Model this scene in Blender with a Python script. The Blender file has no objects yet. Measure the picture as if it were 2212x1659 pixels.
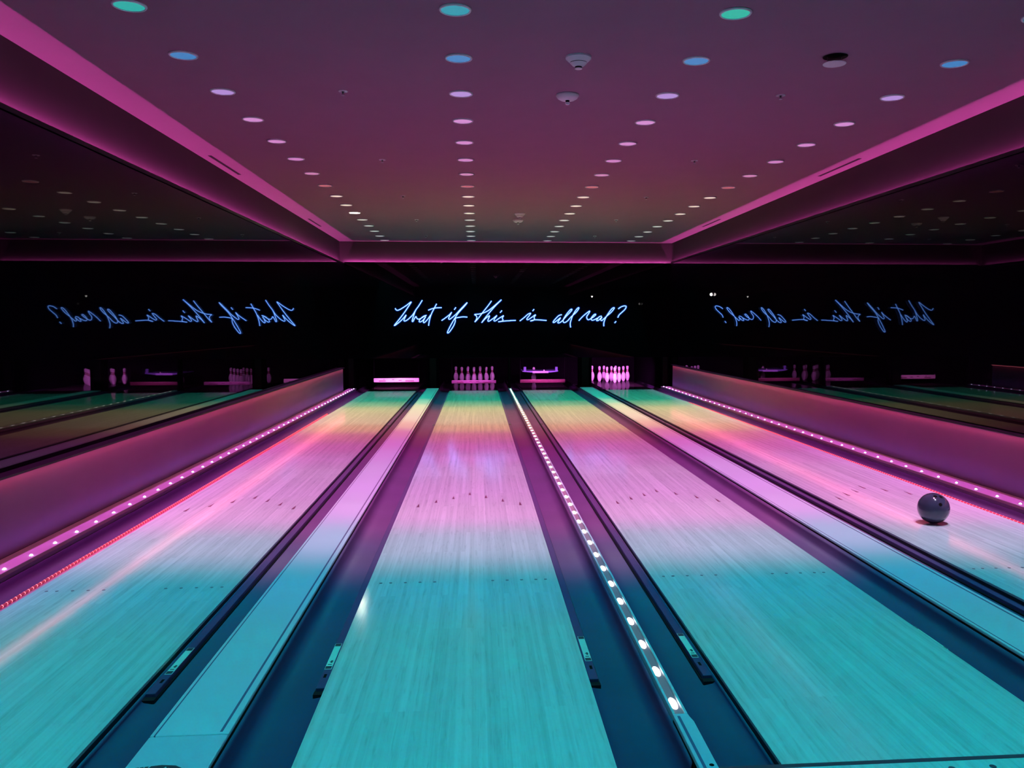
import bpy, bmesh, math, random
from mathutils import Matrix, Vector

random.seed(7)
S = bpy.context.scene
COL = S.collection
PI = math.pi

# ------------------------------------------------------------------ camera
cam_data = bpy.data.cameras.new('camera')
cam = bpy.data.objects.new('camera', cam_data)
COL.objects.link(cam)
R_ = Vector((0.9970453690606736, -0.07680034411838035, -0.0014963883063329676))
U_ = Vector((0.00681428513966236, 0.06902791014178562, 0.997591456027713))
F_ = Vector((0.0765120745549377, 0.9946541382635251, -0.0693472975864505))
cam.matrix_world = Matrix(((R_.x, U_.x, -F_.x, 0.0), (R_.y, U_.y, -F_.y, -2.56),
                           (R_.z, U_.z, -F_.z, 1.419), (0, 0, 0, 1)))
cam_data.sensor_width = 36.0
cam_data.lens = 1830.0 / 2212.0 * 36.0
cam_data.shift_x = -66.0 / 2212.0
cam_data.clip_end = 200
S.camera = cam

# ------------------------------------------------------------------ world, exposure
world = bpy.data.worlds.new('dark_room')
S.world = world
world.use_nodes = True
world.node_tree.nodes['Background'].inputs[0].default_value = (0, 0, 0, 1)
S.view_settings.view_transform = 'Standard'
S.view_settings.look = 'None'
S.view_settings.exposure = 0.0
S.view_settings.gamma = 1.0
S.view_settings.use_curve_mapping = False
try:
    S.cycles.use_denoising = True
    S.cycles.max_bounces = 10
    S.cycles.diffuse_bounces = 4
    S.cycles.glossy_bounces = 5
    S.cycles.sample_clamp_indirect = 6.0
    S.cycles.use_light_tree = True
except Exception:
    pass

# light strengths, all in one place
WASH = 840.0          # coloured wash from every ceiling downlight
COVE_UP = 100.0       # magenta strip hidden in the cornice, shining on the ceiling
FASCIA_FILL = 150.0    # added lamps that brighten the foot of the fascia
LEDGE_FILL = 31.0     # added magenta strip under the cornice, brightens the ledges
KICK = 17.0           # orange strip under the cap of the kickboards
KICK_FILL = 2.6            # added violet strips on the ledges, tint the lower kickboards
PIT = 1.0             # purple lamps over the pin decks

# room measures (metres); the foul line is y = 0, lane tops are z = 0
ZC = 3.24                       # ceiling
XL, XR = -2.86, 4.31            # faces of the dark glass walls
YB, YR = 16.2, -6.0             # back wall, rear wall
ZL, ZR, ZB = 2.762, 2.815, 2.79  # top of the glass left, right, back
FXL, FXR, FYB = -2.965, 4.355, 16.28   # fascia above the cornice cove
LANES = [(-2.377, -1.326), (-0.606, 0.4385), (0.973, 2.043), (2.806, 3.860)]
LANE_END = 15.86

# ------------------------------------------------------------------ materials
MATS = {}
def nodes_of(name):
    m = bpy.data.materials.new(name)
    m.use_nodes = True
    nt = m.node_tree
    return m, nt, nt.nodes['Principled BSDF']

def pm(name, col, rough=0.5, spec=0.5, metal=0.0, ior=1.5, coat=0.0, noise=0.0, nscale=8.0, rnoise=0.0):
    """plain material with a little procedural wear"""
    if name in MATS:
        return MATS[name]
    m, nt, b = nodes_of(name)
    b.inputs['Base Color'].default_value = (*col, 1)
    b.inputs['Roughness'].default_value = rough
    b.inputs['Metallic'].default_value = metal
    b.inputs['IOR'].default_value = ior
    b.inputs['Specular IOR Level'].default_value = spec
    b.inputs['Coat Weight'].default_value = coat
    if noise > 0:
        tc = nt.nodes.new('ShaderNodeTexCoord')
        n = nt.nodes.new('ShaderNodeTexNoise')
        n.inputs['Scale'].default_value = nscale
        n.inputs['Detail'].default_value = 5
        nt.links.new(tc.outputs['Object'], n.inputs['Vector'])
        cr = nt.nodes.new('ShaderNodeMix')
        cr.data_type = 'RGBA'
        cr.inputs[6].default_value = (*[c * (1 - noise) for c in col], 1)
        cr.inputs[7].default_value = (*[min(1, c * (1 + noise)) for c in col], 1)
        nt.links.new(n.outputs['Fac'], cr.inputs[0])
        nt.links.new(cr.outputs[2], b.inputs['Base Color'])
        if rnoise > 0:
            mr = nt.nodes.new('ShaderNodeMapRange')
            mr.inputs[3].default_value = max(0.02, rough - rnoise)
            mr.inputs[4].default_value = rough + rnoise
            nt.links.new(n.outputs['Fac'], mr.inputs[0])
            nt.links.new(mr.outputs[0], b.inputs['Roughness'])
    MATS[name] = m
    return m

def em(name, col, strength, base=(0.3, 0.3, 0.3)):
    if name in MATS:
        return MATS[name]
    m, nt, b = nodes_of(name)
    b.inputs['Base Color'].default_value = (*base, 1)
    b.inputs['Roughness'].default_value = 0.5
    b.inputs['Specular IOR Level'].default_value = 0.1
    b.inputs['Emission Color'].default_value = (*col, 1)
    b.inputs['Emission Strength'].default_value = strength
    MATS[name] = m
    return m

def wood_mat(name, light, dark, rough):
    """narrow boards running along y, each its own tone, with short grain flecks"""
    m, nt, b = nodes_of(name)
    N, L = nt.nodes, nt.links
    tc = N.new('ShaderNodeTexCoord')
    mp = N.new('ShaderNodeMapping')
    mp.inputs['Rotation'].default_value = (0, 0, PI / 2)
    L.new(tc.outputs['Object'], mp.inputs['Vector'])
    br = N.new('ShaderNodeTexBrick')
    br.offset = 0.37
    br.offset_frequency = 2
    br.inputs['Scale'].default_value = 1.0
    br.inputs['Brick Width'].default_value = 1.35
    br.inputs['Row Height'].default_value = 0.02703
    br.inputs['Mortar Size'].default_value = 0.0006
    br.inputs['Mortar Smooth'].default_value = 0.3
    br.inputs['Bias'].default_value = 0.0
    br.inputs['Color1'].default_value = (0, 0, 0, 1)
    br.inputs['Color2'].default_value = (1, 1, 1, 1)
    br.inputs['Mortar'].default_value = (0.25, 0.25, 0.25, 1)
    L.new(mp.outputs['Vector'], br.inputs['Vector'])
    # long soft streaks
    m2 = N.new('ShaderNodeMapping')
    m2.inputs['Scale'].default_value = (60, 0.7, 1)
    L.new(tc.outputs['Object'], m2.inputs['Vector'])
    n1 = N.new('ShaderNodeTexNoise')
    n1.inputs['Scale'].default_value = 1.0
    n1.inputs['Detail'].default_value = 4
    L.new(m2.outputs['Vector'], n1.inputs['Vector'])
    # short dark flecks
    m3 = N.new('ShaderNodeMapping')
    m3.inputs['Scale'].default_value = (70, 5.5, 1)
    L.new(tc.outputs['Object'], m3.inputs['Vector'])
    n2 = N.new('ShaderNodeTexNoise')
    n2.inputs['Scale'].default_value = 1.0
    n2.inputs['Detail'].default_value = 2
    n2.inputs['Distortion'].default_value = 0.6
    L.new(m3.outputs['Vector'], n2.inputs['Vector'])
    r2 = N.new('ShaderNodeMapRange')
    r2.inputs[1].default_value = 0.56
    r2.inputs[2].default_value = 0.72
    L.new(n2.outputs['Fac'], r2.inputs[0])
    a = N.new('ShaderNodeMath'); a.operation = 'MULTIPLY_ADD'
    L.new(br.outputs['Color'], a.inputs[0]); a.inputs[1].default_value = 0.40
    r1 = N.new('ShaderNodeMapRange')
    r1.inputs[1].default_value = 0.3; r1.inputs[2].default_value = 0.75
    r1.inputs[3].default_value = 0.0; r1.inputs[4].default_value = 0.5
    L.new(n1.outputs['Fac'], r1.inputs[0])
    L.new(r1.outputs[0], a.inputs[2])
    a2 = N.new('ShaderNodeMath'); a2.operation = 'MULTIPLY_ADD'
    L.new(r2.outputs[0], a2.inputs[0]); a2.inputs[1].default_value = 0.33
    L.new(a.outputs[0], a2.inputs[2])
    a2.use_clamp = True
    mx = N.new('ShaderNodeMix'); mx.data_type = 'RGBA'
    mx.inputs[6].default_value = (*light, 1)
    mx.inputs[7].default_value = (*dark, 1)
    L.new(a2.outputs[0], mx.inputs[0])
    L.new(mx.outputs[2], b.inputs['Base Color'])
    b.inputs['Roughness'].default_value = rough
    b.inputs['Specular IOR Level'].default_value = 0.30
    # oil ripple in the finish
    m4 = N.new('ShaderNodeMapping')
    m4.inputs['Scale'].default_value = (22, 7, 1)
    L.new(tc.outputs['Object'], m4.inputs['Vector'])
    n4 = N.new('ShaderNodeTexNoise')
    n4.inputs['Scale'].default_value = 1.0
    n4.inputs['Detail'].default_value = 3
    L.new(m4.outputs['Vector'], n4.inputs['Vector'])
    bp = N.new('ShaderNodeBump')
    bp.inputs['Strength'].default_value = 0.06
    bp.inputs['Distance'].default_value = 0.004
    L.new(n4.outputs['Fac'], bp.inputs['Height'])
    L.new(bp.outputs['Normal'], b.inputs['Normal'])
    MATS[name] = m
    return m

M_lane = wood_mat('maple_boards', (0.57, 0.72, 0.73), (0.37, 0.475, 0.48), 0.105)
M_deck = pm('pin_deck_laminate', (0.030, 0.018, 0.024), 0.07, 0.5, noise=0.3, nscale=20)
M_edge = pm('lane_edge_black', (0.006, 0.006, 0.008), 0.5)
M_gutter = pm('gutter_plastic', (0.105, 0.049, 0.150), 0.48, 0.22, noise=0.22, nscale=3.0, rnoise=0.08)
M_rail = pm('bumper_rail_grey', (0.092, 0.058, 0.160), 0.5, 0.25)
M_front = pm('ledge_front_blue', (0.30, 0.27, 0.52), 0.4, 0.4)
M_black = pm('black_rubber', (0.008, 0.008, 0.010), 0.6, 0.3)
M_cap = pm('cap_laminate', (0.50, 0.66, 0.76), 0.32, 0.4, noise=0.03, nscale=2.0)
M_capend = pm('cap_end_laminate', (0.42, 0.58, 0.70), 0.34, 0.4, noise=0.03, nscale=2.0)
M_groove = pm('groove_blue_grey', (0.13, 0.11, 0.24), 0.5, 0.3)
M_ledge = pm('ledge_laminate', (0.66, 0.60, 0.66), 0.6, 0.2, noise=0.03, nscale=2.0)
M_kick = pm('kickboard_paint', (0.29, 0.11, 0.23), 0.55, 0.3, noise=0.06, nscale=4.0)
M_glass = pm('dark_mirror_glass', (0.0025, 0.0015, 0.003), 0.015, 0.25, ior=1.52)
M_ceil = pm('ceiling_paint', (0.225, 0.130, 0.180), 0.9, 0.0, noise=0.04, nscale=3.0)
M_fascia = pm('fascia_paint', (0.060, 0.045, 0.050), 0.8, 0.0, noise=0.05, nscale=5.0)
M_alu = pm('dark_aluminium', (0.05, 0.045, 0.055), 0.45, 0.5, metal=0.4)
M_white = pm('white_trim', (0.97, 0.93, 0.97), 0.4, 0.5)
M_chrome = pm('pale_metal', (0.62, 0.60, 0.62), 0.25, 0.5, metal=0.9)
M_hole = pm('dark_hole', (0.004, 0.003, 0.004), 0.8, 0.1)
M_pin = pm('pin_plastic', (0.80, 0.76, 0.78), 0.18, 0.5, coat=0.3)
M_red = pm('pin_stripe_red', (0.30, 0.02, 0.03), 0.25, 0.5)
M_sticker = pm('sticker_pale', (0.62, 0.78, 0.70), 0.4, 0.4, noise=0.05, nscale=60)
M_stickline = pm('sticker_outline', (0.85, 0.84, 0.82), 0.4)
M_ink = pm('dark_ink', (0.03, 0.035, 0.05), 0.5)
M_mask = pm('black_panel', (0.018, 0.011, 0.016), 0.5, 0.3, noise=0.2, nscale=6)
M_kickback = pm('kickback_panel_brown', (0.012, 0.007, 0.009), 0.7, 0.05, noise=0.25, nscale=9)
M_curtain = pm('pit_curtain_black', (0.0035, 0.002, 0.004), 1.0, 0.0, noise=0.3, nscale=12)
M_bar = pm('sweep_bar_pink', (0.72, 0.46, 0.62), 0.4, 0.4, noise=0.25, nscale=45)
M_barmix = pm('sweep_bar_mottled', (0.34, 0.14, 0.28), 0.4, 0.4, noise=0.6, nscale=60)
M_barline = pm('sweep_bar_dim_red', (0.13, 0.035, 0.06), 0.4, 0.4, noise=0.6, nscale=55)
M_barred = pm('rope_tray_red', (0.55, 0.13, 0.28), 0.4, 0.4, noise=0.45, nscale=55)
M_bardark = pm('sweep_bar_print', (0.16, 0.02, 0.07), 0.4)
M_plate = pm('table_plate_pale_lilac', (0.45, 0.42, 0.75), 0.4, 0.4)
M_table = pm('pin_table_lilac', (0.16, 0.17, 0.42), 0.4, 0.4)
M_ball = pm('ball_grey_blue', (0.045, 0.050, 0.095), 0.12, 0.5, coat=0.4, noise=0.5, nscale=7)
M_channel = em('light_channel_lilac', (0.55, 0.36, 0.52), 0.07, (0.26, 0.19, 0.24))
M_marker = pm('marker_dark_inlay', (0.14, 0.05, 0.10), 0.3)
M_dot = pm('dot_dark_inlay', (0.05, 0.05, 0.08), 0.3)
M_foul = pm('foul_line_black', (0.05, 0.05, 0.08), 0.4)
M_rear = pm('rear_wall_paint', (0.05, 0.045, 0.05), 0.8, 0.2, noise=0.1)
M_base = pm('subfloor_concrete', (0.02, 0.02, 0.025), 0.9, 0.1, noise=0.2)

# ------------------------------------------------------------------ mesh helpers
def bm_box(bm, x0, x1, y0, y1, z0, z1):
    v = [bm.verts.new(p) for p in ((x0, y0, z0), (x1, y0, z0), (x1, y1, z0), (x0, y1, z0),
                                   (x0, y0, z1), (x1, y0, z1), (x1, y1, z1), (x0, y1, z1))]
    for f in ((0, 3, 2, 1), (4, 5, 6, 7), (0, 1, 5, 4), (1, 2, 6, 5), (2, 3, 7, 6), (3, 0, 4, 7)):
        bm.faces.new([v[i] for i in f])
    return v

def bm_profile(bm, prof, y0, y1, closed=True):
    """extrude a profile of (x, z) points along y"""
    a = [bm.verts.new((x, y0, z)) for x, z in prof]
    b = [bm.verts.new((x, y1, z)) for x, z in prof]
    n = len(prof)
    for i in range(n if closed else n - 1):
        j = (i + 1) % n
        bm.faces.new((a[i], a[j], b[j], b[i]))
    if closed:
        bm.faces.new(a[::-1]); bm.faces.new(b)

def bm_lathe(bm, prof, n=32, c=(0, 0, 0), sx=1.0):
    rings = []
    for r, z in prof:
        if r < 1e-6:
            rings.append([bm.verts.new((c[0], c[1], c[2] + z))])
        else:
            rings.append([bm.verts.new((c[0] + sx * r * math.cos(2 * PI * k / n), c[1] + r * math.sin(2 * PI * k / n), c[2] + z)) for k in range(n)])
    for a, b in zip(rings, rings[1:]):
        for k in range(n):
            k2 = (k + 1) % n
            if len(a) == 1 and len(b) == 1:
                continue
            if len(a) == 1:
                bm.faces.new((a[0], b[k2], b[k]))
            elif len(b) == 1:
                bm.faces.new((a[k], a[k2], b[0]))
            else:
                bm.faces.new((a[k], a[k2], b[k2], b[k]))

def bm_tube(bm, pts, r, n=8):
    pts = [Vector(p) for p in pts]
    rings = []
    nrm = None
    for i, p in enumerate(pts):
        t = (pts[min(i + 1, len(pts) - 1)] - pts[max(i - 1, 0)]).normalized()
        if nrm is None:
            nrm = Vector((0, 1, 0))
        u = (nrm - t * nrm.dot(t)).normalized()
        w = t.cross(u)
        nrm = u
        rings.append([bm.verts.new(p + (u * math.cos(2 * PI * k / n) + w * math.sin(2 * PI * k / n)) * r) for k in range(n)])
    for a, b in zip(rings, rings[1:]):
        for k in range(n):
            bm.faces.new((a[k], a[(k + 1) % n], b[(k + 1) % n], b[k]))
    bm.faces.new(rings[0][::-1]); bm.faces.new(rings[-1])

def catmull(P, sub=6):
    out = []
    n = len(P)
    for i in range(n - 1):
        p0, p1, p2, p3 = P[max(i - 1, 0)], P[i], P[i + 1], P[min(i + 2, n - 1)]
        for s in range(sub):
            t = s / sub
            out.append(tuple(0.5 * ((2 * b) + (-a + c) * t + (2 * a - 5 * b + 4 * c - d) * t * t + (-a + 3 * b - 3 * c + d) * t ** 3)
                             for a, b, c, d in zip(p0, p1, p2, p3)))
    out.append(tuple(P[-1]))
    return out

def obj(name, bm, mat, parent=None, smooth=False, bevel=0.0, segs=2):
    bmesh.ops.recalc_face_normals(bm, faces=bm.faces)
    me = bpy.data.meshes.new(name)
    bm.to_mesh(me)
    bm.free()
    me.materials.append(mat)
    if smooth:
        me.polygons.foreach_set('use_smooth', [True] * len(me.polygons))
    o = bpy.data.objects.new(name, me)
    COL.objects.link(o)
    if parent is not None:
        o.parent = parent
    if bevel > 0:
        b = o.modifiers.new('soft_edges', 'BEVEL')
        b.width = bevel
        b.segments = segs
        b.limit_method = 'ANGLE'
    return o

def box(name, x0, x1, y0, y1, z0, z1, mat, parent=None, bevel=0.0):
    bm = bmesh.new()
    bm_box(bm, x0, x1, y0, y1, z0, z1)
    return obj(name, bm, mat, parent, bevel=bevel)

def tag(o, label, cat, group=None):
    o['label'] = label
    o['category'] = cat
    if group:
        o['group'] = group
    return o

def thing(name, label, cat, loc=(0, 0, 0), group=None):
    o = bpy.data.objects.new(name, None)
    o.empty_display_size = 0.1
    o.location = loc
    COL.objects.link(o)
    return tag(o, label, cat, group)

def struct(o, label=None):
    o['kind'] = 'structure'
    return o

def link_copy(o, parent=None, loc=None):
    c = o.copy()
    COL.objects.link(c)
    if parent is not None:
        c.parent = parent
    if loc is not None:
        c.location = loc
    return c

def dup(root, loc):
    r = link_copy(root, loc=loc)
    for ch in list(root.children):
        c = link_copy(ch, r)
        for g in list(ch.children):
            link_copy(g, c)
    return r

def area(name, parent, loc, rot, sx, sy, energy, col, spread=PI):
    d = bpy.data.lights.new(name, 'AREA')
    d.shape = 'RECTANGLE'
    d.size, d.size_y = sx, sy
    d.energy = energy
    d.color = col
    d.spread = spread
    o = bpy.data.objects.new(name, d)
    COL.objects.link(o)
    o.location = loc
    o.rotation_euler = rot
    if parent is not None:
        o.parent = parent
    return o

# ------------------------------------------------------------------ the room shell
struct(box('ceiling', FXL - 0.02, FXR + 0.02, YR, FYB + 0.02, ZC, ZC + 0.1, M_ceil))
struct(box('wall_left', XL - 0.006, XL, YR, YB, -0.12, ZL, M_glass))
struct(box('wall_right', XR, XR + 0.006, YR, YB, -0.12, ZR, M_glass))
struct(box('wall_back', XL, XR, YB, YB + 0.006, 0.70, ZB, M_glass))
struct(box('wall_rear', FXL, FXR, YR - 0.1, YR, -0.12, ZC, M_rear))
# painted fascias above the cornice cove, with the shelf that closes the cove
def fascia(name, boxes):
    bm = bmesh.new()
    for b in boxes:
        bm_box(bm, *b)
    return struct(obj(name, bm, M_fascia))
fascia('trim_1', [(FXL - 0.03, FXL, YR, FYB + 0.03, 2.55, ZC), (FXL, XL - 0.006, YR, YB, 2.55, 2.57)])
fascia('trim_2', [(FXR, FXR + 0.03, YR, FYB + 0.03, 2.60, ZC), (XR + 0.006, FXR, YR, YB, 2.60, 2.62)])
fascia('trim_3', [(FXL, FXR, FYB, FYB + 0.03, 2.55, ZC), (XL, XR, YB + 0.006, FYB, 2.55, 2.57)])

# approach floor, foul line and its dots
fl = box('floor', XL, XR, YR, 0.0, -0.10, 0.0, M_lane)
struct(fl)
box('foul_line', XL, XR, 0.0, 0.022, -0.05, 0.0005, M_foul, fl)
def disc(name, x, y, r, mat, parent, z0=0.0002, z1=0.0012, ry=None):
    bm = bmesh.new()
    bm_lathe(bm, [(0, z0), (r, z0), (r, z1), (0, z1)], 16, (x, y, 0))
    return obj(name, bm, mat, parent)
for (a, b) in LANES:
    w = b - a
    for f in (4.5, 9.5, 14.5, 19.5, 24.5, 29.5, 34.5):
        disc('approach_dot', a + w * f / 39, -0.045, 0.011, M_dot, fl)
        disc('approach_dot', a + w * f / 39, -3.66, 0.011, M_dot, fl)
sub = struct(box('floor_subfloor', FXL, FXR, 0.022, 19.7, -0.16, -0.12, M_base))

# kickboards along both walls
def kickboard(name, xf, xw, y1, zt, sgn):
    """xf: front face, xw: glass; sgn: direction from wall into the room"""
    bm = bmesh.new()
    bm_box(bm, min(xf, xw), max(xf, xw), YR, y1, 0.045, zt - 0.010)
    o = struct(obj(name, bm, M_kick))
    x2 = xf + sgn * 0.044
    cap = box('kickboard_cap', min(x2, xw), max(x2, xw), YR, y1, zt - 0.010, zt, M_mask, o)
    hx = xf + sgn * 0.030
    strip = box('strip_light', hx - 0.0135, hx + 0.0135, YR + 2, y1, zt - 0.014, zt - 0.010, M_mask, o)
    L = y1 - YR - 2
    area('strip_lamp', o, (hx, YR + 2 + L / 2, zt - 0.0155), (0, -sgn * 0.35, 0), 0.026, L - 0.02, KICK, (1.0, 0.17, 0.25))
    return o
kickboard('baseboard_left', -2.812, XL, 15.45, 0.536, 1)
kickboard('baseboard_right', 4.297, XR, 15.85, 0.549, -1)

# magenta strips in the cornice
MAG = (1.0, 0.12, 0.68)
def cove_side(label, x_led, z_led, ztop, xg, sgn):
    t = thing('cove_light', label, 'cove light')
    L = YB - YR - 1.0
    yc = (YB + YR) / 2 + 0.4
    box('profile', x_led - 0.008, x_led + 0.008, yc - L / 2, yc + L / 2, z_led - 0.014, z_led - 0.002, M_alu, t)
    area('cove_lamp', t, (x_led, yc, z_led), (PI, 0, 0), 0.004, L, COVE_UP, MAG)
    # added lamp behind the glass head, makes the glow low on the fascia
    area('fascia_fill_lamp', t, (xg - sgn * 0.040, yc, ztop - 0.022), (0, sgn * PI / 2, 0), 0.004, L, FASCIA_FILL, MAG)
    # downward strip and baffle, added at the glass head to light the ledges
    x0 = xg + sgn * 0.0005
    box('head_profile', min(x0, x0 + sgn * 0.010), max(x0, x0 + sgn * 0.010), yc - L / 2, yc + L / 2, ztop - 0.015, ztop - 0.001, M_mask, t)
    box('baffle', min(x0 + sgn * 0.010, x0 + sgn * 0.012), max(x0 + sgn * 0.010, x0 + sgn * 0.012), yc - L / 2, yc + L / 2, ztop - 0.034, ztop - 0.001, M_mask, t)
    area('ledge_fill_lamp', t, (x0 + sgn * 0.0045, yc, ztop - 0.0165), (0, -sgn * 0.03, 0), 0.002, L, LEDGE_FILL, (1.0, 0.14, 0.95), math.radians(27))
    return t
cove_side('magenta cornice strip light along the top of the left dark glass wall', -2.925, 2.625, ZL, XL, 1)
cove_side('magenta cornice strip light along the top of the right dark glass wall', 4.340, 2.773, ZR, XR, -1)
t = thing('cove_light', 'magenta cornice strip light above the wall with the neon script', 'cove light')
box('profile', XL, XR, YB + 0.031, YB + 0.047, 2.656, 2.668, M_alu, t)
area('cove_lamp', t, ((XL + XR) / 2, YB + 0.039, 2.670), (PI, 0, 0), XR - XL, 0.004, COVE_UP * 0.22, MAG)
area('fascia_fill_lamp', t, ((XL + XR) / 2, YB + 0.030, ZB - 0.02), (PI / 2, 0, 0), XR - XL, 0.004, FASCIA_FILL * 0.3, MAG)  # added lamp, makes the glow low on the back fascia

# ------------------------------------------------------------------ bowling lanes
LANE_LABEL = [
    'leftmost bowling lane, pale boards lit teal to pink to green beside the left kickboard',
    'second bowling lane from the left, its full pin rack half hidden by a sweep bar',
    'third bowling lane from the left, one pin and a lowered pin table at its end',
    'rightmost bowling lane, full uncovered pin rack and a grey-blue ball rolling on it',
]
ARROW_Y = [4.10, 4.255, 4.39, 4.545, 4.41, 4.257, 4.11]
def arrow_bm(x, y, r=0.0110, l=0.125):
    bm = bmesh.new()
    lo = [bm.verts.new((x + a, y + b, 0.0002)) for a, b in ((-r, -l / 2), (r, -l / 2), (0, l / 2))]
    hi = [bm.verts.new((v.co.x, v.co.y, 0.0012)) for v in lo]
    bm.faces.new(lo[::-1]); bm.faces.new(hi)
    for i in range(3):
        bm.faces.new((lo[i], lo[(i + 1) % 3], hi[(i + 1) % 3], hi[i]))
    return bm
for i, (a, b) in enumerate(LANES):
    w = b - a
    ln = thing('bowling_lane', LANE_LABEL[i], 'bowling lane', ((a + b) / 2, 0, 0), 'bowling lanes')
    hw = w / 2
    bm = bmesh.new()
    bm_box(bm, -hw, hw, 0.022, LANE_END, -0.012, 0.0)
    obj('lane_surface', bm, M_lane, ln)
    box('lane_core', -hw - 0.001, hw + 0.001, 0.022, LANE_END, -0.12, -0.012, M_edge, ln)
    box('pin_deck', -hw, hw, LANE_END, 19.1, -0.12, -0.0005, M_deck, ln)['label'] = 'dark glossy pin deck'
    for k in range(7):
        f = (4.5 + 5 * k) / 39 - 0.5 + 0.5 / 39
        obj('arrow_marker', arrow_bm(w * f, ARROW_Y[k]), M_marker, ln)
    for bd in (2.5, 4.5, 7.5, 10.5, 13.5):
        for s in (-1, 1):
            disc('dot_marker', s * w * (0.5 - bd / 39), 2.08, 0.0085, M_dot, ln)

# ------------------------------------------------------------------ gutters with their folded bumper rails
def gutter(x0, x1, label, rail_side, lane=0, rise=0.022):
    """x0..x1 channel; rail_side -1: rail along the x0 edge, +1: along x1, 0: none"""
    t = thing('gutter', label, 'gutter', ((x0 + x1) / 2, 0, 0), 'lane gutters')
    h = (x1 - x0) / 2 - 0.0025
    lane = lane or rail_side          # the side the lane is on
    sec = [(-1.0, -0.030), (-0.97, -0.044), (-0.88, -0.053), (-0.6, -0.059), (-0.2, -0.061), (0.2, -0.060), (0.5, -0.055),
           (0.72, -0.044), (0.87, -0.026), (0.96, -0.006), (1.0, rise)]
    top = [(-lane * u * h, z) for u, z in sec]
    bot = [(x, z - 0.006) for x, z in top]
    bm = bmesh.new()
    bm_profile(bm, top + bot[::-1], 0.024, 18.9)
    obj('channel', bm, M_gutter, t, smooth=True)
    bm = bmesh.new()
    bm_box(bm, -h, h, 0.024, 0.036, -0.11, -0.030)
    obj('end_stop', bm, M_black, t)
    if rail_side:
        e = rail_side * h
        a, b = sorted((e - rail_side * 0.008, e - rail_side * 0.046))
        rail = box('bumper_rail', a, b, 0.80, 15.6, -0.058, -0.030, M_rail, t, bevel=0.003)
        a, b = sorted((e - rail_side * 0.046, e - rail_side * 0.053))
        box('rail_seam', a, b, 0.775, 15.6, -0.070, -0.050, M_black, t)
        a, b = sorted((e - rail_side * 0.006, e - rail_side * 0.052))
        box('rail_end', a, b, 0.768, 0.80, -0.070, -0.044, M_black, t)
        m = e - rail_side * 0.030
        box('rail_clip', m - 0.014, m + 0.014, 9.70, 9.82, -0.0305, -0.0270, M_chrome, t)
        # pale sticker with a thin outline, two dark ends and small printed figures
        st = box('sticker', m - 0.0145, m + 0.0145, 0.985, 1.275, -0.0305, -0.0292, M_stickline, t)
        bm = bmesh.new()
        bm_box(bm, m - 0.0128, m + 0.0128, 1.018, 1.240, -0.0294, -0.0288)
        obj('sticker_face', bm, M_sticker, st)
        for y0, y1 in ((0.989, 1.016), (1.242, 1.271)):
            box('dark_end', m - 0.0125, m + 0.0125, y0, y1, -0.0294, -0.0284, M_ink, st)
        for y0, y1, xa, xb in ((1.030, 1.037, -.008, .008), (1.052, 1.078, -.001, .007), (1.064, 1.069, -.006, .009)):
            box('printed_mark', m + xa, m + xb, y0, y1, -0.0294, -0.0284, M_ink, st)
        box('slot_hole', m - 0.005, m + 0.006, 0.90, 0.935, -0.0305, -0.0294, M_hole, t)
    return t
C12 = (-1.105, -0.846)
C23 = (0.681, 0.735)
C34 = (2.258, 2.545)
LEDGE_L = (-2.811, -2.645)
LEDGE_R = (4.100, 4.296)
gutter(LEDGE_L[1], LANES[0][0], 'dark gutter between the left ledge of light dots and the leftmost lane', 0, 1, -0.004)
gutter(LANES[0][1], C12[0], 'dark gutter with stickered bumper rail on the right edge of the leftmost lane', -1)
gutter(C12[1], LANES[1][0], 'dark gutter left of the second lane, beside the left wide divider', 1)
gutter(LANES[1][1], C23[0], 'dark gutter right of the second lane, left of the narrow lit divider', -1)
gutter(C23[1], LANES[2][0], 'dark gutter with stickered bumper rail, right of the narrow lit divider', 1)
gutter(LANES[2][1], C34[0], 'dark gutter right of the third lane, beside the right wide divider', -1)
gutter(C34[1], LANES[3][0], 'dark gutter between the right wide divider and the rightmost lane', 1)
gutter(LANES[3][1], LEDGE_R[0], 'dark gutter between the rightmost lane and the right ledge of light dots', 0, -1, -0.004)

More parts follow.
